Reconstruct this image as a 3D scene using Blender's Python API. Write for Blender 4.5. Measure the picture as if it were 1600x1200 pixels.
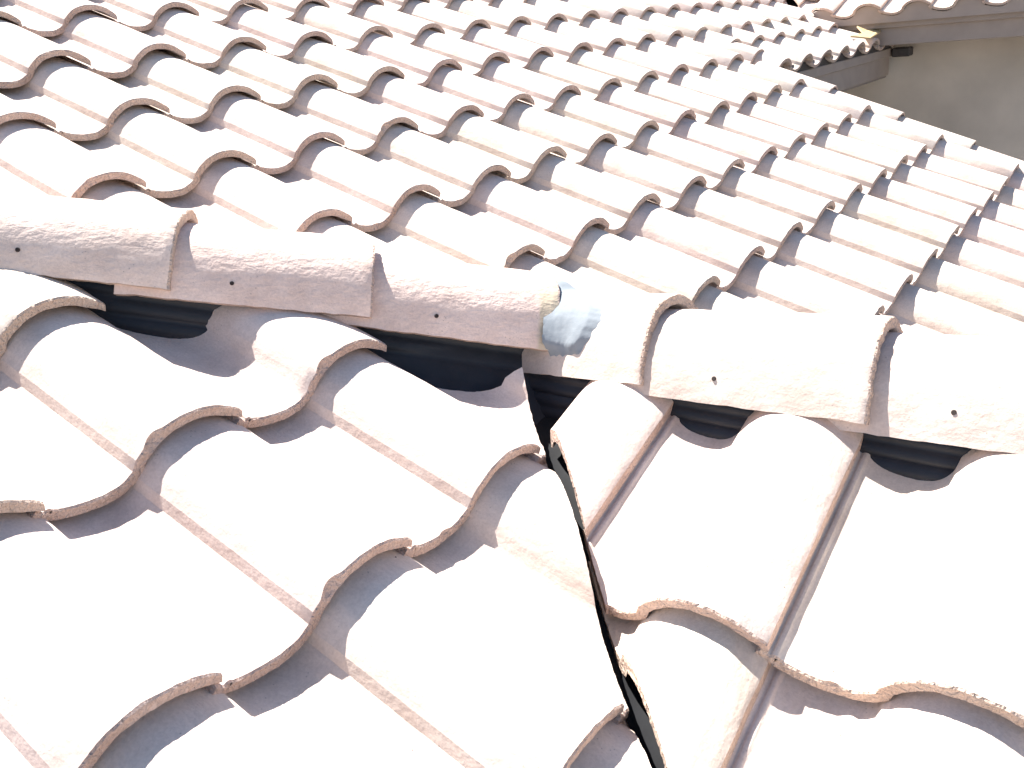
import bpy, bmesh, math, random
from mathutils import Vector, Matrix, noise
random.seed(7)
rad = math.radians
sc = bpy.context.scene
for o in list(bpy.data.objects): bpy.data.objects.remove(o)
col = sc.collection

# ---------------------------------------------------------------- camera
Z0 = 4.0                                   # height of the roof datum over the ground
cam_data = bpy.data.cameras.new('camera'); cam = bpy.data.objects.new('camera', cam_data); col.objects.link(cam)
cam_data.sensor_width = 36.0; cam_data.lens = 1369.4 / 1600 * 36
cam_data.clip_start = 0.02; cam_data.clip_end = 2000
CAX = (0.80429237, 0.58716369, -0.09139249)      # image right
CAY = (0.15049238, -0.35005217, -0.92456234)     # image down
CAZ = (-0.57486157, 0.72986456, -0.36990795)     # view direction
CAM = Vector((1.38024, -0.39708, 0.34884 + Z0))
m = Matrix(((CAX[0], -CAY[0], -CAZ[0], CAM.x), (CAX[1], -CAY[1], -CAZ[1], CAM.y), (CAX[2], -CAY[2], -CAZ[2], CAM.z), (0, 0, 0, 1)))
cam.matrix_world = m
sc.camera = cam
# ---------------------------------------------------------------- light
SUN = Vector((-0.84, 0.24, 1.26)).normalized()
world = bpy.data.worlds.new('World'); sc.world = world; world.use_nodes = True
wn = world.node_tree.nodes; wl = world.node_tree.links
bg = wn['Background']
sky = wn.new('ShaderNodeTexSky'); sky.sky_type = 'NISHITA'; sky.sun_disc = False
sky.sun_elevation = math.asin(SUN.z); sky.sun_rotation = math.atan2(SUN.x, SUN.y)
sky.air_density = 1.0; sky.dust_density = 0.7; sky.ozone_density = 1.0
wl.new(sky.outputs[0], bg.inputs[0]); bg.inputs[1].default_value = 0.062
sd = bpy.data.lights.new('sun', 'SUN'); so = bpy.data.objects.new('sun', sd); col.objects.link(so)
sd.energy = 5.0; sd.angle = rad(0.5); sd.color = (1.0, 0.955, 0.89)
so.rotation_euler = SUN.to_track_quat('Z', 'Y').to_euler(); so.location = (0, 0, 12)
vs = sc.view_settings
vs.view_transform = 'Standard'; vs.look = 'None'; vs.gamma = 1; vs.exposure = 1.55
sc.cycles.max_bounces = 8

# ---------------------------------------------------------------- geometry constants (metres)
P = rad(22.6); TP = math.tan(P); CP = math.cos(P); SP = math.sin(P)
W, E, DROP, TLEN, TH = 0.305, 0.3434, 0.031, 0.42, 0.0165
TILT = math.atan(DROP / E)
HK = -0.505                                  # hip line x - y
VK = 1.29                                   # valley line x + y
J = Vector(((VK + HK) / 2, (VK - HK) / 2, 0)); J.z = Z0 - TP * J.x
OL = Vector((0, 0, Z0))                     # near slope, lip of tile (0, 0)
OF = Vector((-1.40413, 1.00264, 0.51644 + Z0))
V_M, U_M, N_M = Vector((CP, 0, -SP)), Vector((0, 1, 0)), Vector((SP, 0, CP))
V_R, U_R, N_R = Vector((0, -CP, -SP)), Vector((1, 0, 0)), Vector((0, -SP, CP))

# ---------------------------------------------------------------- materials
def mat_new(name):
    m = bpy.data.materials.new(name); m.use_nodes = True
    n = m.node_tree.nodes; l = m.node_tree.links
    return m, n, l, n['Principled BSDF']
def nd(n, t, **k):
    x = n.new(t)
    for a, v in k.items(): setattr(x, a, v)
    return x
def ramp(n, stops):
    r = n.new('ShaderNodeValToRGB'); e = r.color_ramp.elements
    while len(e) < len(stops): e.new(0.5)
    for el, (p, c) in zip(e, stops): el.position = p; el.color = (*c, 1)
    return r
def noise_tex(n, l, coord, scale, detail=4, rough=.55, vec=None):
    t = n.new('ShaderNodeTexNoise'); t.inputs['Scale'].default_value = scale
    t.inputs['Detail'].default_value = detail; t.inputs['Roughness'].default_value = rough
    l.new(coord, t.inputs['Vector']); return t
def mix(n, l, fac, a, b, mode='MIX'):
    x = n.new('ShaderNodeMix'); x.data_type = 'RGBA'; x.blend_type = mode
    for s, v in ((x.inputs[0], fac), (x.inputs[6], a), (x.inputs[7], b)):
        if isinstance(v, (int, float)): s.default_value = v
        elif isinstance(v, tuple): s.default_value = (*v, 1)
        else: l.new(v, s)
    return x.outputs[2]
def concrete(name, ca, cb, speck, bump_fine=.25, lump=0.0, lump_scale=70, stain=None, pits=.5):
    """weathered concrete tile: two body colours picked per tile, mottling, dark pits, fine relief"""
    m, n, l, b = mat_new(name)
    tc = nd(n, 'ShaderNodeTexCoord'); oi = nd(n, 'ShaderNodeObjectInfo')
    co = nd(n, 'ShaderNodeVectorMath', operation='ADD')
    sc3 = nd(n, 'ShaderNodeVectorMath', operation='SCALE'); sc3.inputs[3].default_value = 37.0
    cx = nd(n, 'ShaderNodeCombineXYZ'); l.new(oi.outputs['Random'], cx.inputs[0]); l.new(oi.outputs['Random'], cx.inputs[1])
    l.new(cx.outputs[0], sc3.inputs[0]); l.new(tc.outputs['Object'], co.inputs[0]); l.new(sc3.outputs[0], co.inputs[1])
    C = co.outputs[0]
    base = mix(n, l, oi.outputs['Random'], ca, cb)
    big = noise_tex(n, l, C, 9, 5, .6)
    r1 = ramp(n, [(.32, (.84, .80, .78)), (.62, (1.04, 1.04, 1.04))]); l.new(big.outputs[0], r1.inputs[0])
    c1 = mix(n, l, 1.0, base, r1.outputs[0], 'MULTIPLY')
    fine = noise_tex(n, l, C, 240, 3, .6)
    r2 = ramp(n, [(.3, (.86, .85, .84)), (.65, (1.05, 1.05, 1.05))]); l.new(fine.outputs[0], r2.inputs[0])
    c2 = mix(n, l, .7, c1, r2.outputs[0], 'MULTIPLY')
    # sparse dark pits
    vo = nd(n, 'ShaderNodeTexVoronoi'); vo.inputs['Scale'].default_value = 150; l.new(C, vo.inputs['Vector'])
    pr = ramp(n, [(.0, (1, 1, 1)), (.12, (1, 1, 1)), (.2, (0, 0, 0))]); l.new(vo.outputs['Distance'], pr.inputs[0])
    msk = noise_tex(n, l, C, 26, 2)
    mr = ramp(n, [(.56, (0, 0, 0)), (.66, (1, 1, 1))]); l.new(msk.outputs[0], mr.inputs[0])
    pm = mix(n, l, 1.0, pr.outputs[0], mr.outputs[0], 'MULTIPLY')
    pf = nd(n, 'ShaderNodeMath', operation='MULTIPLY'); l.new(pm, pf.inputs[0]); pf.inputs[1].default_value = pits
    c3 = mix(n, l, pf.outputs[0], c2, speck)
    if stain:
        # a yellowish band with its own ragged edge near the lower end of the tile (local x)
        lo, hi, scol = stain
        sx = nd(n, 'ShaderNodeSeparateXYZ'); l.new(tc.outputs['Object'], sx.inputs[0])
        w = noise_tex(n, l, C, 60, 3)
        ad = nd(n, 'ShaderNodeMath', operation='MULTIPLY_ADD'); l.new(w.outputs[0], ad.inputs[0]); ad.inputs[1].default_value = .016; l.new(sx.outputs[0], ad.inputs[2])
        mp = nd(n, 'ShaderNodeMapRange'); l.new(ad.outputs[0], mp.inputs[0])
        mp.inputs[1].default_value = lo; mp.inputs[2].default_value = hi
        c3 = mix(n, l, mp.outputs[0], c3, scol)
    l.new(c3, b.inputs['Base Color'])
    b.inputs['Roughness'].default_value = .86
    b.inputs['Specular IOR Level'].default_value = .25
    bp = nd(n, 'ShaderNodeBump'); bp.inputs['Strength'].default_value = bump_fine; bp.inputs['Distance'].default_value = .002
    l.new(fine.outputs[0], bp.inputs['Height'])
    nrm = bp
    if lump:
        mpn = nd(n, 'ShaderNodeMapping'); mpn.inputs['Scale'].default_value = (.62, 1, 1); l.new(C, mpn.inputs[0])
        ln = noise_tex(n, l, mpn.outputs[0], lump_scale, 3, .5)
        lr = ramp(n, [(.38, (0, 0, 0)), (.66, (1, 1, 1))]); l.new(ln.outputs[0], lr.inputs[0])
        b2 = nd(n, 'ShaderNodeBump'); b2.inputs['Strength'].default_value = lump; b2.inputs['Distance'].default_value = .004
        l.new(lr.outputs[0], b2.inputs['Height']); l.new(bp.outputs[0], b2.inputs['Normal']); nrm = b2
    l.new(nrm.outputs[0], b.inputs['Normal'])
    return m
PINK, CREAM = (.70, .585, .535), (.70, .615, .53)
M_TILE = concrete('tile_concrete', PINK, CREAM, (.24, .2, .18), .22, .12, 90)
M_BUTT = concrete('tile_broken_edge', (.60, .45, .39), (.62, .49, .40), (.16, .125, .1), .7, .8, 130, pits=.9)
M_CAP = concrete('cap_concrete', (.84, .66, .585), (.84, .685, .59), (.22, .18, .16), .3, .2, 95)
M_CAPR = concrete('cap_concrete_smooth', (.70, .58, .53), (.70, .61, .53), (.22, .18, .16), .3, .14, 70)
M_CAPSTAIN = concrete('cap_concrete_stained', (.84, .66, .58), (.84, .67, .58), (.2, .17, .14), .3, .22, 95, stain=(-.033, -.027, (.62, .51, .38)))

def plain(name, c, rough=.7, var=.12, scale=20, bump=.1, metal=0, spec=.4, bscale=None):
    m, n, l, b = mat_new(name)
    tc = nd(n, 'ShaderNodeTexCoord')
    t = noise_tex(n, l, tc.outputs['Object'], scale, 5, .6)
    r = ramp(n, [(.3, tuple(x * (1 - var) for x in c)), (.7, tuple(x * (1 + var) for x in c))]); l.new(t.outputs[0], r.inputs[0])
    l.new(r.outputs[0], b.inputs['Base Color'])
    b.inputs['Roughness'].default_value = rough; b.inputs['Metallic'].default_value = metal; b.inputs['Specular IOR Level'].default_value = spec
    if bump:
        t2 = noise_tex(n, l, tc.outputs['Object'], bscale or scale * 6, 4, .6)
        bp = nd(n, 'ShaderNodeBump'); bp.inputs['Strength'].default_value = bump; bp.inputs['Distance'].default_value = .004
        l.new(t2.outputs[0], bp.inputs['Height']); l.new(bp.outputs[0], b.inputs['Normal'])
    return m
M_BLACK = plain('black_closure', (.018, .020, .027), .48, .25, 14, .05)
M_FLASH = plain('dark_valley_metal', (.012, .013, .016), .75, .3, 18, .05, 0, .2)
M_FELT = plain('roofing_felt', (.015, .015, .017), .9, .3, 25, .2)
M_WOOD = plain('nailer_timber', (.16, .12, .09), .85, .25, 30, .2)
M_MORTAR = plain('mortar_pale_grey', (.245, .275, .305), .8, .06, 30, .2, 0, .3, 90)
M_NAIL = plain('rusty_nail_hole', (.035, .025, .022), .8, .4, 300, 0)
M_STUCCO = plain('taupe_stucco', (.56, .49, .42), .95, .13, 2.2, .35, 0, .2, 160)
M_FASCIA = plain('taupe_painted_timber', (.36, .295, .255), .7, .08, 7, .1)
M_SOFFIT = plain('taupe_soffit', (.29, .25, .22), .8, .08, 7, .1)
M_YELLOW = plain('weathered_yellow_board', (.60, .45, .24), .7, .12, 25, .15)
M_GUTTER = plain('dark_gutter_metal', (.05, .045, .045), .5, .2, 20, .05)
M_GROUND = plain('pale_paving', (.32, .30, .28), .95, .2, .6, .2)
M_CRUMB = plain('tile_crumb', (.26, .2, .17), .95, .4, 200, 0)

# ---------------------------------------------------------------- helpers
def link(o, parent=None):
    col.objects.link(o)
    if parent is not None: o.parent = parent
    return o
def empty(name, loc=(0, 0, 0)):
    o = bpy.data.objects.new(name, None); o.location = loc; o.empty_display_size = .2; return link(o)
def tag(o, label, cat, group=None, kind=None):
    if label: o['label'] = label
    if cat: o['category'] = cat
    if group: o['group'] = group
    if kind: o['kind'] = kind
    return o
def obj(name, me, parent=None, mw=None):
    o = bpy.data.objects.new(name, me); link(o, parent)
    if mw is not None:
        # parents are all placed without rotation or scale; keep the wanted world matrix
        o.matrix_parent_inverse = parent_world(parent).inverted() if parent is not None else Matrix()
        o.matrix_basis = mw
    return o
def parent_world(p):
    w = Matrix()
    while p is not None:
        w = p.matrix_parent_inverse @ p.matrix_basis @ Matrix() if p.parent is None else p.matrix_parent_inverse @ p.matrix_basis
        if p.parent is None: return p.matrix_basis.copy()
        return parent_world(p.parent) @ p.matrix_parent_inverse @ p.matrix_basis
    return w
def mesh(name, verts, faces, mats, midx=None, smooth=None, sharp=35):
    me = bpy.data.meshes.new(name); me.from_pydata(verts, [], faces)
    for x in mats: me.materials.append(x)
    if midx: me.polygons.foreach_set('material_index', midx)
    if smooth is not False:
        me.polygons.foreach_set('use_smooth', [True] * len(me.polygons))
    me.update()
    bm = bmesh.new(); bm.from_mesh(me); bmesh.ops.recalc_face_normals(bm, faces=bm.faces); bm.to_mesh(me); bm.free()
    if smooth is not False: me.set_sharp_from_angle(angle=rad(sharp))
    return me
def frame(o, x, y, z):
    return Matrix(((x.x, y.x, z.x, o.x), (x.y, y.y, z.y, o.y), (x.z, y.z, z.z, o.z), (0, 0, 0, 1)))
def box_verts(lo, hi):
    return [(a, b, c) for c in (lo[2], hi[2]) for b in (lo[1], hi[1]) for a in (lo[0], hi[0])]
BOXF = [(0, 2, 3, 1), (4, 5, 7, 6), (0, 1, 5, 4), (2, 6, 7, 3), (0, 4, 6, 2), (1, 3, 7, 5)]
def box(name, lo, hi, mat, parent=None, bevel=.004):
    lo, hi = Vector(lo), Vector(hi); c = (lo + hi) / 2
    me = mesh(name, box_verts(lo - c, hi - c), BOXF, [mat], smooth=False)
    if bevel:
        bm = bmesh.new(); bm.from_mesh(me)
        bmesh.ops.bevel(bm, geom=bm.edges[:], offset=bevel, segments=1, affect='EDGES'); bm.to_mesh(me); bm.free()
    return obj(name, me, parent, Matrix.Translation(c))
def cut(me, mw, planes, name=None, jag=0.0):
    """copy of a mesh, trimmed in world space; each plane is (point, normal) and the normal's side goes"""
    bm = bmesh.new(); bm.from_mesh(me); bm.transform(mw)
    for co, no in planes:
        r = bmesh.ops.bisect_plane(bm, geom=bm.verts[:] + bm.edges[:] + bm.faces[:], dist=1e-6, plane_co=co, plane_no=no, clear_outer=True)
        ed = [g for g in r['geom_cut'] if isinstance(g, bmesh.types.BMEdge)]
        if ed:
            if jag:
                for v in {v for e in ed for v in e.verts}:
                    d = noise.noise(v.co * 90) * .7 + noise.noise(v.co * 260) * .5
                    v.co += Vector(no) * (d * jag)
            try:
                f = bmesh.ops.triangle_fill(bm, edges=ed, use_beauty=True, use_dissolve=False)['geom']
                for g in f:
                    if isinstance(g, bmesh.types.BMFace): g.material_index = 1; g.smooth = False
            except Exception: pass
    if len(bm.faces) < 3: bm.free(); return None
    bmesh.ops.recalc_face_normals(bm, faces=bm.faces)
    bm.transform(mw.inverted()); me2 = bpy.data.meshes.new(name or me.name)
    for x in me.materials: me2.materials.append(x)
    bm.to_mesh(me2); bm.free(); me2.set_sharp_from_angle(angle=rad(35))
    return me2
def to_px(w):
    d = Vector(w) - CAM; z = d.dot(Vector(CAZ))
    if z < .02: return None
    return 1369.4 * d.dot(Vector(CAX)) / z + 800, 1369.4 * d.dot(Vector(CAY)) / z + 600
def in_frame(me, mw, marg=40):
    xs, ys = [], []
    for v in list(me.vertices)[::7]:
        q = to_px(mw @ v.co)
        if q is None: return True
        xs.append(q[0]); ys.append(q[1])
    return max(xs) > -marg and min(xs) < 1600 + marg and max(ys) > -marg and min(ys) < 1200 + marg

# ---------------------------------------------------------------- the S-shaped tile
PAN = [(-.03, -.0112), (-.015, -.0145), (0, -.0190), (.010, -.0200), (.018, -.0182), (.034, -.0186), (.046, -.0218), (.08, -.0262), (.15, -.0325), (.24, -.036), (.32, -.0345), (.37, -.0285), (.408, -.0208)]
BARREL = [(.428, -.0052), (.445, .0002), (.475, .0098), (.54, .0242), (.62, .0325), (.70, .0352), (.79, .0325), (.87, .025), (.94, .0135), (.985, .0045), (1.0, .0)]
def hermite(T, t):
    i = 0
    while i < len(T) - 2 and T[i + 1][0] < t: i += 1
    def slope(j):
        if j <= 0 or j >= len(T) - 1:
            a, b = (0, 1) if j <= 0 else (-2, -1)
            return (T[b][1] - T[a][1]) / (T[b][0] - T[a][0])
        return (T[j + 1][1] - T[j - 1][1]) / (T[j + 1][0] - T[j - 1][0])
    (x0, y0), (x1, y1) = T[i], T[i + 1]; h = x1 - x0; u = (t - x0) / h
    return (2*u**3 - 3*u**2 + 1)*y0 + (u**3 - 2*u**2 + u)*h*slope(i) + (-2*u**3 + 3*u**2)*y1 + (u**3 - u**2)*h*slope(i + 1)
def prof(t):
    """height of the S profile: concave pan, a flat steep riser, round barrel"""
    if t <= .408: return hermite(PAN, t)
    if t < .428: return -.0208 + (t - .408) / .020 * .0156
    return hermite(BARREL, t)
def tile_mesh(seed, npts, rings, rough, fr_pts=None):
    """local frame: x down the slope (butt at 0), y across (lip at 0, tile runs to -W), z out of the slope"""
    fr = [-.03 + 1.03 * i / (npts - 1) for i in range(npts)]
    fr = sorted([f for f in fr if not .395 < f < .441] + [.408, .428, .010, .018, .036, .046])
    if npts < 30: fr = sorted(set([-.03, 0, .05, .13, .24, .34, .408, .428, .475, .52, .58, .65, .72, .8, .87, .93, .97, 1.0]))
    N = len(fr)
    top = [(f - 1, prof(f)) for f in fr]
    bot = []
    for i, (y, z) in enumerate(top):
        a, b = top[max(i - 1, 0)], top[min(i + 1, N - 1)]
        dy, dz = (b[0] - a[0]) * W, b[1] - a[1]; L = math.hypot(dy, dz)
        th = TH * (1 - .12 * max(0, (fr[i] - .9) / .1))
        lipf = max(0, (fr[i] - .955) / .045)
        by, bz = y + (dz / L * th) / W, z - dy / L * th
        bot.append((by + (y - by) * lipf, bz + (z - TH * .92 - bz) * lipf))
    bw = .0022
    xs = [0.0, -.0028] + [-TLEN * k / rings for k in range(1, rings + 1)]
    off = Vector((seed * 13.7, seed * 5.1, 0))
    verts = []
    for r, x in enumerate(xs):
        for side, arr in ((0, top), (1, bot)):
            for i, (y, z) in enumerate(arr):
                vx, vy, vz = x, y * W, z
                if r == 0: vz += (-bw if side == 0 else bw * .5)
                p = Vector((vx, vy, vz)) + off
                if rough:
                    n1 = noise.noise(p * 55); n2 = noise.noise(p * 210 + Vector((3, 1, 7))); n0 = noise.noise(p * 14)
                    if r <= 1:
                        vx += .0013 * n1 + .0006 * n2 + .0018 * n0
                        chip = max(0, noise.noise(Vector((vy * 24, seed * 3.3, side * 2.0))) - .36)
                        if side == 0: vx -= chip * .018 * (1 if r == 0 else .8); vz -= (chip * .009 if r == 0 else 0)
                    vz += .0010 * noise.noise(p * 22) + (.0005 * n2 if r > 1 else 0)
                    if fr[i] > .985 and r > 1: vy += .0010 * n1 + .0012 * n2
                verts.append((vx, vy, vz))
    R = 2 * N; faces, mi = [], []
    for r in range(len(xs) - 1):
        a, b = r * R, (r + 1) * R
        for i in range(N - 1):
            faces.append((a + i, a + i + 1, b + i + 1, b + i)); mi.append(1 if (r == 0) else 0)
            faces.append((a + N + i, b + N + i, b + N + i + 1, a + N + i + 1)); mi.append(0)
        faces.append((a + N - 1, a + 2 * N - 1, b + 2 * N - 1, b + N - 1)); mi.append(1)
        faces.append((a, b, b + N, a + N)); mi.append(1)
    for r, m_ in ((0, 1), (len(xs) - 1, 0)):
        a = r * R
        for i in range(N - 1): faces.append((a + i, a + N + i, a + N + i + 1, a + i + 1)); mi.append(m_)
    return mesh('roof_tile', verts, faces, [M_TILE, M_BUTT], mi, sharp=(17 if npts > 60 else 21 if npts > 30 else 30))
HI = [tile_mesh(i + 1, 90, 14, True) for i in range(6)]
MID = [tile_mesh(i + 11, 46, 5, True) for i in range(5)]
LOW = [tile_mesh(i + 21, 20, 2, False) for i in range(2)]
def tile_matrix(O, U, V, N, t, s, jit=1.0):
    p = O + U * (t + random.uniform(-.0015, .0015) * jit) + V * (s + random.uniform(-.003, .003) * jit) + N * (random.uniform(-.001, .0012) * jit)
    tilt = TILT + random.uniform(-.003, .003) * jit; yaw = random.uniform(-.005, .005) * jit
    # downslope end of the tile sits high, its head sinks under the course above
    x = (V * math.cos(tilt) + N * math.sin(tilt)); z = (N * math.cos(tilt) - V * math.sin(tilt))
    x, y = x * math.cos(yaw) + U * math.sin(yaw), U * math.cos(yaw) - x * math.sin(yaw)
    return frame(p, x, y, z)
def lay_tile(slope, pool, mw, planes=None, jag=.0012, skip_offscreen=True):
    me = random.choice(pool)
    if planes:
        cs = [mw @ v.co for v in list(me.vertices)[::3]]
        act = []
        for co, no in planes:
            ds = [(c - Vector(co)).dot(Vector(no)) for c in cs]
            if min(ds) > -.012: return None
            if max(ds) > 0: act.append((co, no))
        if act:
            me = cut(me, mw, act, 'roof_tile', jag)
            if me is None: return None
    if skip_offscreen and not in_frame(me, mw): return None
    return obj('roof_tile', me, slope, mw)

# ================================================================ THE SETTING
g = bpy.data.meshes.new('ground'); g.from_pydata([(-400, -400, 0), (400, -400, 0), (400, 400, 0), (-400, 400, 0)], [], [(0, 1, 2, 3)]); g.materials.append(M_GROUND)
tag(obj('ground', g), 'pale paved ground around the house', None, kind='structure')

# ================================================================ THE ROOF
roof = empty('tiled_roof', (0, .6, Z0 - .6))
tag(roof, 'pale concrete tiled roof with a capped hip, ridge and cut valley', 'roof', kind='thing')
D = .088                                    # felt lies this far under the lips
def deck(name, poly, label=None):
    vs_ = [Vector(v) for v in poly]; c = sum(vs_, Vector()) / len(vs_); n = len(vs_)
    down = Vector((0, 0, -.02))
    verts = [v - c for v in vs_] + [v - c + down for v in vs_]
    faces = [tuple(range(n)), tuple(range(2*n - 1, n - 1, -1))] + [(i, i + n, (i + 1) % n + n, (i + 1) % n) for i in range(n)]
    o = obj(name, mesh(name, verts, faces, [M_FELT], smooth=False), roof, Matrix.Translation(c))
    if label: o['label'] = label
    return o
zM = lambda x, off=0: Z0 - TP * x - off / CP
zR = lambda y, off=0: J.z + TP * (y - J.y) - off / CP
offF = -((OF - OL).dot(N_M))                # the far slope lies this much lower
zF = lambda x, off=0: Z0 - TP * x - (off + offF) / CP
# near slope (left of the valley): hip x-y=HK, valley x+y=VK
slopeL = deck('roof_slope', [(J.x, J.y, zM(J.x, D)), (-1.6, -1.6 - HK, zM(-1.6, D)), (-1.6, -2.2, zM(-1.6, D)), (VK + 2.2, -2.2, zM(VK + 2.2, D))],
              'near roof slope of large tiles below the hip, left of the valley')
slopeR = deck('roof_slope', [(J.x, J.y, zR(J.y, D)), (VK + 2.2, -2.2, zR(-2.2, D)), (VK + 2.6, -2.2, zR(-2.2, D)), (VK + 2.6, J.y, zR(J.y, D))],
              'right hand roof slope running down from the ridge to the valley')
# the slope behind the ridge falls away from the viewer
FK = HK - offF / CP / TP
yv = lambda x: x - FK
zN = lambda y: J.z - TP * (y - J.y) - D / CP
slopeN = deck('roof_slope', [(J.x, J.y, zN(J.y) + .01), (4.0, J.y, zN(J.y) + .01), (4.0, yv(4.0), zN(yv(4.0)) + .01), (-1.6, yv(-1.6) , zN(yv(-1.6)) + .01), (-1.6, -1.6 - HK, zN(-1.6 - HK) + .01)],
              'slope hidden behind the ridge capping')
yR_ = OF.y + 10.35 * W
slopeF = deck('roof_slope', [(-2.6, -2.6 - FK, zF(-2.6, D)), (2.6, 2.6 - FK, zF(2.6, D)), (2.6, yR_, zF(2.6, D)), (-.36, yR_, zF(-.36, D)), (-.36, 6.5, zF(-.36, D)), (-2.6, 6.5, zF(-2.6, D))],
              'far roof slope of many tile courses behind the hip')
HIPN, VALN = Vector((1, -1, 0)).normalized(), Vector((1, 1, 0)).normalized()
# ---- near slope tiles
Lp = [(Vector(((VK + HK) / 2 + .016, (VK - HK) / 2 - .016, 0)), -HIPN), (Vector(((VK - .026) / 2, (VK - .026) / 2, 0)), VALN)]
for c in range(-4, 6):
    for k in range(-5, 5):
        if k >= c + 2 and c > -2: continue          # the small cut pieces at the hip are missing, the gap stands open
        pl = Lp
        if (c, k) == (2, 3):                        # cut well short of hip and valley, only its pan is left
            pl = [(Vector((-.135, .135, 0)), -HIPN), (Vector((.628, .628, 0)), VALN)]
        lay_tile(slopeL, HI, tile_matrix(OL, U_M, V_M, N_M, k * W, c * E), pl, .0022 if (c, k) == (2, 3) else .0012)
# ---- right slope tiles
OR_ = Vector((.7655, .4350, zR(.4350)))
Rp = [(Vector(((VK - .002) / 2, (VK - .002) / 2, 0)), -VALN), (Vector((0, J.y - .02, 0)), Vector((0, 1, 0)))]
for c in range(0, 4):
    for k in range(0, 6):
        pl = Rp + ([(Vector((.588, 0, 0)), Vector((-1, 0, 0)))] if (c, k) == (0, 0) else [])   # its pan was cut away at the valley head
        lay_tile(slopeR, HI, tile_matrix(OR_, U_R, V_R, N_R, k * W, c * E, .7), pl)
# ---- far slope tiles: columns run away from the viewer, courses step down to the right
Fp = [(Vector((FK / 2, -FK / 2, 0)), HIPN)]
kmax = {0: 10, 1: 20, 2: 20, 3: 11}
for c in range(-2, 12):
    for k in range(-6, kmax.get(c, 10) + 1):
        pool = HI if (k <= 2 and c >= 1) else (MID if k <= 9 else LOW)
        mw = tile_matrix(OF, U_M, V_M, N_M, k * W, c * E, 1.9)
        # H-slope valley: nothing of this slope beyond it
        pl = list(Fp)
        if k > 12: pl.append((Vector((5.27 / 2, 5.27 / 2, 0)), VALN))
        lay_tile(slopeF, pool, mw, pl)
# ---- the short eave beyond the rake, its courses a little tighter
for i, v in enumerate((3.40, 2.54)):
    for k in range(0, 8):
        mw = tile_matrix(OF, U_M, V_M, N_M, (11.12 + 1.07 * k + (1.0 if False else 0)) * W, v * E, 1.0) @ Matrix.Diagonal((.86, 1.07, 1, 1))
        lay_tile(slopeF, MID, mw)

# ---------------------------------------------------------------- hip and ridge capping
CT = .018; HIP_E, RID_E = 3.0, 2.4
HIP_W, HIP_H, RID_W, RID_H = .138, .104, .124, .115   # half width and height of hip and ridge caps
def cap_mesh(name, seed, length, mats, HW, HC, CE, npts=64, rings=26):
    """x down the run (lower end at 0), y across, z up; apex of the lower end at z = 0"""
    def prof_c(a, s):      # a in -1..1
        return a * HW * s, -HC * s * abs(a) ** CE
    us = [-1 + 2 * i / (npts - 1) for i in range(npts)]
    us = [math.copysign(abs(u) ** .85, u) for u in us]
    xs = [0, -.003] + [-length * r / rings for r in range(1, rings + 1)]
    off = Vector((seed * 9.1, seed * 4.7, 2)); verts = []
    for r, x in enumerate(xs):
        s = 1 + .07 * x / .42
        pts = [prof_c(u, s) for u in us]
        for side in (0, 1):
            for i, (y, z) in enumerate(pts):
                a, b = pts[max(i - 1, 0)], pts[min(i + 1, npts - 1)]
                dy, dz = b[0] - a[0], b[1] - a[1]; L = math.hypot(dy, dz)
                nx, nz = -dz / L, dy / L
                p = Vector((x, y, z)) + off
                d = .0012 * noise.noise(p * 30) + .0006 * noise.noise(p * 130)
                q = (0 if side == 0 else -CT) + d
                if r == 0: q += -.0018 if side == 0 else .001
                vx = x
                if r <= 1: vx += .0018 * noise.noise(p * 60) + .0014 * noise.noise(p * 220)
                vz = z + nz * q
                if abs(us[i]) > .97: vz += .0016 * noise.noise(p * 120) + .0018 * noise.noise(p * 45)
                verts.append((vx, y + nx * q, vz))
    N, R = npts, 2 * npts; faces, mi = [], []
    for r in range(len(xs) - 1):
        a, b = r * R, (r + 1) * R
        for i in range(N - 1):
            faces.append((a + i, a + i + 1, b + i + 1, b + i)); mi.append(1 if r == 0 else 0)
            faces.append((a + N + i, b + N + i, b + N + i + 1, a + N + i + 1)); mi.append(0)
        faces.append((a + N - 1, a + 2*N - 1, b + 2*N - 1, b + N - 1)); mi.append(1)
        faces.append((a, b, b + N, a + N)); mi.append(1)
    for r in (0, len(xs) - 1):
        a = r * R
        for i in range(N - 1): faces.append((a + i, a + N + i, a + N + i + 1, a + i + 1)); mi.append(1)
    return mesh(name, verts, faces, mats, mi, sharp=42)
HD = Vector((1, 1, -TP)).normalized()       # down the hip
HS = Vector((-1, 1, 0)).normalized()        # across the hip, away from the viewer
HU = HD.cross(HS).normalized()
CAPT = .072                                 # each cap's lower end rides up on the next
def cap_frame(apex, d, side, tilt, yaw=0):
    up = d.cross(side).normalized()
    x = d * math.cos(tilt) + up * math.sin(tilt); z = up * math.cos(tilt) - d * math.sin(tilt)
    y = side
    x, y = x * math.cos(yaw) + y * math.sin(yaw), y * math.cos(yaw) - x * math.sin(yaw)
    return frame(apex, x, y, z)
hipcap = box('hip_capping', (-.02, -.02, -.03), (.02, .02, .03), M_WOOD, roof)
def board(o, a, b, wdt, hgt):
    d = (b - a); L = d.length; d.normalize(); s = Vector((0, 0, 1)).cross(d).normalized(); u = d.cross(s)
    me = mesh(o.name, box_verts((-L/2, -wdt/2, -hgt/2), (L/2, wdt/2, hgt/2)), BOXF, [M_WOOD], smooth=False)
    o.data = me; o.matrix_basis = frame((a + b) / 2, d, s, u)
def hip_pt(s):                              # s = (x+y)/sqrt2 along the hip, on the lip plane
    x = (s * math.sqrt(2) + HK) / 2; return Vector((x, x - HK, zM(x)))
board(hipcap, hip_pt(-1.4) + HU * .01, hip_pt(.86) + HU * .01, .04, .07)
hipcap['label'] = 'weathered capping tiles running down the hip to the ridge'
HTOP = .108
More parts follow.
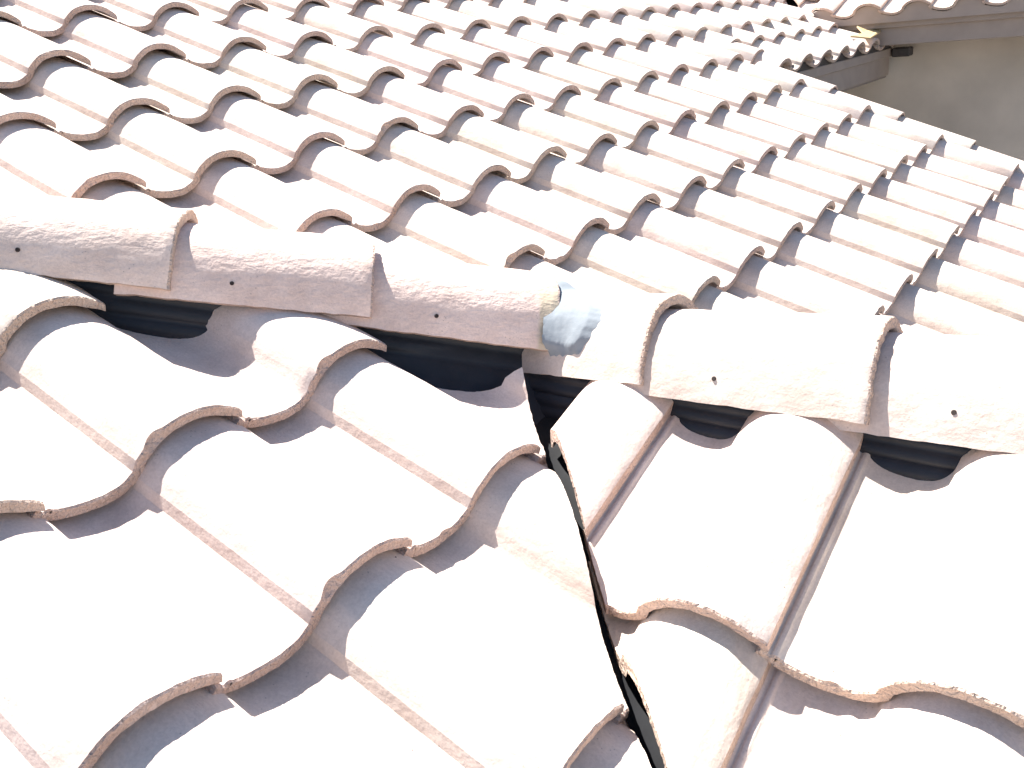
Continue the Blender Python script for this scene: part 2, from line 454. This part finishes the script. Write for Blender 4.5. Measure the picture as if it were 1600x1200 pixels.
hip_caps = []
for i, (s, tw) in enumerate(((.988, -.05), (.660, .004), (.345, -.03), (.02, .0), (-.30, 0), (-.63, 0))):
    mw = cap_frame(hip_pt(s) + Vector((0, 0, HTOP - (.010 if i == 0 else 0))) - HS * (.016 if i == 0 else 0), HD, HS, CAPT - (.022 if i == 0 else 0), tw)
    me = cap_mesh('cap_tile', i + 1, .42, [M_CAPSTAIN if i == 0 else M_CAP, M_BUTT], HIP_W, HIP_H, HIP_E)
    if in_frame(me, mw): hip_caps.append(obj('cap_tile', me, hipcap, mw))
hip_caps[0]['label'] = 'hip cap with yellow stained end beside the mortar patch'
ridgecap = box('ridge_capping', (-.02, -.02, -.03), (.02, .02, .03), M_WOOD, roof)
board(ridgecap, Vector((J.x + .05, J.y, J.z + .005)), Vector((3.2, J.y, J.z + .005)), .04, .06)
ridgecap['label'] = 'capping tiles along the level ridge to the right'
RTOP = .074
ridge_caps = []
for i, (x, ln) in enumerate(((.716, .34), (1.072, .42), (1.426, .42), (1.78, .42))):
    mw = cap_frame(Vector((x, J.y + (.004 if i == 0 else 0), J.z + RTOP)), Vector((1, 0, 0)), Vector((0, 1, 0)), (.125 if i == 0 else CAPT), (-.08, .006, -.004, 0)[i])
    me = cap_mesh('cap_tile', i + 9, ln, [M_CAPR, M_BUTT], RID_W, RID_H, RID_E)
    if in_frame(me, mw): ridge_caps.append(obj('cap_tile', me, ridgecap, mw))
# nail holes: a small dark fixing set in the near side of each cap
def nail_mesh():
    bm = bmesh.new(); r = .0042
    bmesh.ops.create_cone(bm, cap_ends=True, segments=14, radius1=r, radius2=r * .75, depth=.003)
    me = bpy.data.meshes.new('nail_head'); bm.to_mesh(me); bm.free(); me.materials.append(M_NAIL); return me
NM = nail_mesh()
def add_nail(cap, parent, x, a, HW, HC, CE):
    s = 1 + .07 * x / .42
    y = a * HW * s; z = -HC * s * abs(a) ** CE
    sl = -HC * CE * abs(a) ** (CE - 1) / HW * math.copysign(1, a)
    n = Vector((0, -sl, 1)).normalized()
    mw = parent_world(cap)
    pos = mw @ (Vector((x, y, z)) + n * .0006)
    zz = (mw.to_3x3() @ n).normalized(); xx = mw.to_3x3() @ Vector((1, 0, 0)); yy = zz.cross(xx)
    obj('nail_head', NM, parent, frame(pos, xx, yy, zz))
for cpt, x, a in zip(hip_caps, (-.222, -.235, -.238, -.22), (-.88, -.88, -.87, -.87)): add_nail(cpt, hipcap, x, a, HIP_W, HIP_H, HIP_E)
for cpt, x, a in zip(ridge_caps[1:], (-.235, -.245), (-.85, -.83)): add_nail(cpt, ridgecap, x, a, RID_W, RID_H, RID_E)

# mortar smeared over the joint of hip and ridge
def mortar():
    cap = ridge_caps[0]; mw = parent_world(cap)
    HW, HC, CE = RID_W, RID_H, RID_E; nu, nv = 46, 60; verts, faces = [], []
    endm = parent_world(hip_caps[0])
    for j in range(nv + 1):
        a = -.86 + (1.20) * j / nv
        for i in range(nu + 1):
            u = i / nu
            e = .5 + .5 * math.cos((a + .12) * 2.3)                 # wide over the top, narrow at the foot
            w_ = min(1, max(0, (a + .92) / .40)); L = .064 + .050 * w_ * w_ * (3 - 2 * w_) - .03 * max(0, a) + .012 * noise.noise(Vector((a * 4, 3, 1))) + .005 * noise.noise(Vector((a * 16, 7, 1)))
            aa = a + .03 * noise.noise(Vector((u * 6, 2, a * 2))) * (1 if j in (0, nv) else 0)
            # left border follows the end of the last hip cap
            y = aa * HW * .985; z = -HC * .985 * abs(aa) ** CE
            sl = -HC * CE * abs(aa) ** (CE - 1) / HW * math.copysign(1, aa); n = Vector((0, -sl, 1)).normalized()
            wpt0 = Vector((0, y, z))
            # x on this cap where the hip cap's end plane crosses
            ep, en = endm @ Vector((0, 0, 0)), (endm.to_3x3() @ Vector((1, 0, 0)))
            p0 = mw @ wpt0; dx = mw.to_3x3() @ Vector((1, 0, 0))
            t0 = (ep - p0).dot(en) / dx.dot(en)
            t0 = max(t0, -.24)
            x = t0 - .020 + L * u
            fade = min(1, (1 - u) * 4.5) * min(1, j / 4) * min(1, (nv - j) / 4)
            stroke = .5 + .5 * math.sin(u * 5.5 + a * 4.2 + 1.6 * noise.noise(Vector((u * 1.5, a * 1.6, 0))))
            hgt = -.001 + fade * (.005 + .020 * (1 - u) ** 3 + .0036 * stroke ** 3 + .0030 * noise.noise(Vector((u * 3, a * 3.5, 4))) + .0004 * noise.noise(Vector((u * 14, a * 16, 4))))
            if u < .02: hgt += .004 * noise.noise(Vector((a * 40, 0, 0)))
            verts.append(mw @ (wpt0 + Vector((x, 0, 0)) + n * hgt))
    for j in range(nv):
        for i in range(nu):
            q = j * (nu + 1) + i; faces.append((q, q + 1, q + nu + 2, q + nu + 1))
    c = sum(verts, Vector()) / len(verts)
    me = mesh('mortar_patch', [v - c for v in verts], faces, [M_MORTAR], sharp=60)
    o = obj('mortar_patch', me, ridgecap, Matrix.Translation(c)); o['label'] = 'pale blue grey mortar smeared over the cap joint'
mortar()

# ---------------------------------------------------------------- black ribbed closures under the caps
def closure(name, a, b, side, up, top_off, bot_off, top_h, bot_h, nribs, label, flare=None):
    d = (b - a); L = d.length; d.normalize(); nx = int(L / .02); ny = 40
    verts, faces = [], []
    for j in range(ny + 1):
        f = j / ny
        rib = .0045 * (abs(math.sin(f * math.pi * nribs)) ** .6)
        for i in range(nx + 1):
            bo = bot_off
            if flare:                                # the strip is dressed further out towards the valley
                w = min(1, max(0, (L * i / nx - flare[0]) / flare[1])); bo += flare[2] * w * w * (3 - 2 * w) * f * f
            p = a + d * (L * i / nx) - side * (top_off + (bo - top_off) * f + rib * (1 - .6 * (bo > bot_off + .01))) + up * (top_h + (bot_h - top_h) * f)
            verts.append(p)
    for j in range(ny):
        for i in range(nx):
            q = j * (nx + 1) + i; faces.append((q, q + 1, q + nx + 2, q + nx + 1))
    c = sum(verts, Vector()) / len(verts)
    o = obj(name, mesh(name, [v - c for v in verts], faces, [M_BLACK], sharp=70), roof, Matrix.Translation(c)); o['label'] = label
    return o
closure('closure_strip', hip_pt(-1.2), hip_pt(.97), HS, HU, .075, .128, .015, -.150, 6, 'black closure strip in the shade under the hip caps', (1.88, .22, .085))
closure('closure_strip', Vector((J.x, J.y, J.z)), Vector((3.0, J.y, J.z)), Vector((0, 1, 0)), Vector((0, 0, 1)), .068, .128, -.04, -.16, 6, 'black ribbed closure strip filling the pans under the ridge caps')

# ---------------------------------------------------------------- valley metal
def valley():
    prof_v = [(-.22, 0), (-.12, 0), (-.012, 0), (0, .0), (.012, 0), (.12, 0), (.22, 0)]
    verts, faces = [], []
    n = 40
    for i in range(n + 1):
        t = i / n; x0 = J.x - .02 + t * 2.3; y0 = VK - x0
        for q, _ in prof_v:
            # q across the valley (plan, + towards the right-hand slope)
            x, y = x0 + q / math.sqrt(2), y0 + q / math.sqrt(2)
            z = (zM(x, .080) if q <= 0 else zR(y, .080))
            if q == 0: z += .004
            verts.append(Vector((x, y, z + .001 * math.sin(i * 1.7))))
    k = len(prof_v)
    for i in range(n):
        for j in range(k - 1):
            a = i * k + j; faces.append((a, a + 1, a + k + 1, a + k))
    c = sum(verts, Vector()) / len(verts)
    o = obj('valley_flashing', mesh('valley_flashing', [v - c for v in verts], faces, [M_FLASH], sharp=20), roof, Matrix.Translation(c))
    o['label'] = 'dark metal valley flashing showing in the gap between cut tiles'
valley()

# ---------------------------------------------------------------- rake: barrel trim tiles along the far edge
rake = box('rake_board', (-.1, -.02, -.1), (.1, .02, .1), M_FASCIA, roof)
ra, rb = OF + V_M * (3.7 * E) + U_M * (10.62 * W) - N_M * .09, OF + V_M * (12 * E) + U_M * (10.62 * W) - N_M * .09
d_ = (rb - ra); L_ = d_.length
rake.data = mesh('rake_board', box_verts((-L_/2, -.012, -.10), (L_/2, .012, .07)), BOXF, [M_FASCIA], smooth=False)
rake.matrix_basis = frame((ra + rb) / 2, V_M, U_M, N_M)
def rake_mesh(seed):
    hw, hc, th, ln, n = .088, .058, .014, .40, 26
    verts, faces, mi = [], [], []
    xs = [0, -.003, -.1, -.2, -.3, -ln]
    us = [-1 + 2 * i / (n - 1) for i in range(n)]
    for r, x in enumerate(xs):
        s = 1 + .06 * x / .4
        for side in (0, 1):
            for u in us:
                ang = u * rad(82); R = hw * s - (th if side else 0) - (.002 if r == 0 and not side else 0)
                verts.append((x + (.002 * noise.noise(Vector((u * 6, seed, side))) if r < 2 else 0), R * math.sin(ang), (R * math.cos(ang) - hw) * hc / hw))
    R = 2 * n
    for r in range(len(xs) - 1):
        a, b = r * R, (r + 1) * R
        for i in range(n - 1):
            faces += [(a+i, a+i+1, b+i+1, b+i), (a+n+i, b+n+i, b+n+i+1, a+n+i+1)]; mi += [0, 0]
        faces += [(a+n-1, a+2*n-1, b+2*n-1, b+n-1), (a, b, b+n, a+n)]; mi += [1, 1]
    for i in range(n - 1): faces.append((i, n+i, n+i+1, i+1)); mi.append(1)
    return mesh('rake_tile', verts, faces, [M_TILE, M_BUTT], mi, sharp=42)
RK = rake_mesh(3)
for c in range(4, 11):
    ap = OF + V_M * ((c + .36) * E) + U_M * (10.14 * W) + N_M * .035
    mw = cap_frame(ap, V_M, U_M, .045, random.uniform(-.008, .008))
    if in_frame(RK, mw): obj('rake_tile', RK, rake, mw)

# walls that carry this roof, below the rake and under the far eave
box('gable_wall', (-.9, OF.y + 10.2 * W, 0), (4.2, OF.y + 10.2 * W + .18, 1.6), M_STUCCO, roof)
# ---------------------------------------------------------------- the short eave beyond the rake
xe = OF.x + 3.40 * E * CP; ze = OF.z - 3.40 * E * SP
ey0, ey1 = OF.y + 10.8 * W, 6.46
ef = box('eave_fascia', (xe - .075, ey0, ze - .235), (xe - .045, ey1, ze - .052), M_FASCIA, roof); ef['label'] = 'taupe fascia under the short far eave'
tr = box('eave_trim', (xe - .046, ey0, ze - .11), (xe - .03, ey1, ze - .055), M_FASCIA, roof)
box('eave_soffit', (xe - .62, ey0, ze - .25), (xe - .06, ey1, ze - .236), M_SOFFIT, roof)
box('eave_wall', (xe - .80, ey0, 0), (xe - .62, 6.6, ze - .10), M_STUCCO, roof)
box('bird_stop', (xe - .05, ey0, ze - .056), (xe - .035, ey1, ze - .012), M_GUTTER, roof)

# ================================================================ THE HOUSE WING BEYOND
house = empty('house_wing', (1.5, 6.6, 0))
tag(house, 'house wing with shaded taupe stucco wall below a tiled eave', 'house')
WY = 6.58
box('wall', (-3.0, WY, 0), (7.0, WY + .2, Z0 + .20), M_STUCCO, house, 0)
HE = Vector((-.34, 6.04, Z0 + .285))        # eave lip
zH = lambda y, off=0: HE.z + TP * (y - HE.y) - off / CP
def fas(name, y0, y1, z0, z1, mat, label=None):
    o = box(name, (-.72, y0, Z0 + z0), (7.0, y1, Z0 + z1), mat, house)
    if label: o['label'] = label
fas('fascia', 6.13, 6.16, .045, .165, M_FASCIA, 'deep taupe fascia board under the tiled eave')
fas('fascia_trim', 6.10, 6.13, .155, .222, M_FASCIA, 'upper fascia trim tight under the eave tiles')
fas('soffit', 6.16, WY - .002, .05, .065, M_SOFFIT)
nb = 340; bv, bf = [], []
for i in range(nb + 1):
    x = -.80 + 3.5 * i / nb; f = ((x - HE.x) / W) % 1
    zt = HE.z + prof(max(f, .05)) - .020
    bv += [(x, 6.062, Z0 + .19), (x, 6.062, zt), (x, 6.10, zt + .01), (x, 6.10, Z0 + .19)]
for i in range(nb):
    q = i * 4; bf += [(q, q + 4, q + 5, q + 1), (q + 1, q + 5, q + 6, q + 2), (q + 2, q + 6, q + 7, q + 3)]
bs = obj('bird_stop', mesh('bird_stop', bv, bf, [M_FASCIA], sharp=30), house, Matrix()); bs['label'] = 'taupe filler under the eave tile ends'
dk = [(-.78, 6.08, zH(6.08, .075)), (7.0, 6.08, zH(6.08, .075)), (7.0, 9.5, zH(9.5, .075)), (-4.2, 9.5, zH(9.5, .075))]
cH = sum((Vector(v) for v in dk), Vector()) / 4
slopeH = obj('roof_slope', mesh('roof_slope', [Vector(v) - cH for v in dk] + [Vector(v) - cH - Vector((0, 0, .02)) for v in dk],
             [(0, 1, 2, 3), (7, 6, 5, 4), (0, 4, 5, 1), (1, 5, 6, 2), (2, 6, 7, 3), (3, 7, 4, 0)], [M_FELT], smooth=False), house, Matrix.Translation(cH))
slopeH['label'] = 'tiled roof slope above the shaded wall at upper right'
Hp = [(Vector((5.30 / 2, 5.30 / 2, 0)), -VALN)]
for c in range(0, -4, -1):
    for k in range(-6, 8):
        lay_tile(slopeH, MID, tile_matrix(HE, U_R, V_R, N_R, k * W, c * E, 1.0), Hp)
# dark gutter outlet by the corner of the short eave
go = box('gutter_outlet', (xe - .02, 6.40, ze - .115), (xe + .10, 6.50, ze - .055), M_GUTTER, roof, .008)
go['label'] = 'small dark gutter end at the corner of the short eave'

# ================================================================ LOOSE THINGS
def slab(name, pts, thick, mat):
    """thin board from an outline on the far slope (column, course units), bent a little out of the plane"""
    top = [OF + U_M * (u * W) + V_M * (v * E) + N_M * (h + thick) for u, v, h in pts]
    bot = [p - N_M * thick for p in top]; c = sum(top, Vector()) / len(top); n = len(pts)
    verts = [p - c for p in top + bot]
    faces = [tuple(range(n)), tuple(range(2*n - 1, n - 1, -1))] + [(i, i + n, (i + 1) % n + n, (i + 1) % n) for i in range(n)]
    return obj(name, mesh(name, verts, faces, [mat], smooth=False), None, Matrix.Translation(c))
yo = slab('board_offcut', [(16.38, 2.88, .045), (16.45, 3.07, .04), (16.9, 3.11, .045), (18.0, 3.05, .06), (16.6, 3.28, .045), (15.55, 3.38, .04), (15.0, 3.16, .038), (15.9, 3.15, .04)], .009, M_YELLOW)
tag(yo, 'crooked yellow board offcut lying on the tile ends by the far corner', 'board')
# crumbs of broken tile scattered on the near slopes
def crumbs():
    rnd = random.Random(5); verts, faces = [], []
    def add(p, r):
        b = len(verts)
        for dx, dy, dz in ((1, 0, 0), (-1, 0, 0), (0, 1, 0), (0, -1, 0), (0, 0, .8), (0, 0, -.8)):
            verts.append(p + Vector((dx, dy, dz)) * r * rnd.uniform(.6, 1.3))
        for f in ((0, 2, 4), (2, 1, 4), (1, 3, 4), (3, 0, 4), (2, 0, 5), (1, 2, 5), (3, 1, 5), (0, 3, 5)): faces.append(tuple(b + i for i in f))
    for _ in range(46):
        if rnd.random() < .5:
            t, s_ = rnd.uniform(-.6, .7), rnd.uniform(-.1, 1.6); O, U, V, N = OL, U_M, V_M, N_M
        else:
            t, s_ = rnd.uniform(.1, .9), rnd.uniform(-.3, .5); O, U, V, N = OR_, U_R, V_R, N_R
        f = (t / W) % 1; q = (-s_ / E) % 1
        p = O + U * t + V * s_ + N * (prof(max(f, .05)) - q * DROP + .0004)
        if O is OL and (p.x + p.y > VK - .05 or p.x - p.y < HK + .22): continue
        if O is OR_ and (p.x + p.y < VK + .05 or p.y > J.y - .16): continue
        add(p, rnd.uniform(.0008, .0019))
    c = sum(verts, Vector()) / len(verts)
    o = obj('tile_crumbs', mesh('tile_crumbs', [v - c for v in verts], faces, [M_CRUMB], smooth=False), None, Matrix.Translation(c))
    tag(o, 'tiny dark crumbs of broken tile scattered over the near slopes', 'debris', kind='stuff')
crumbs()
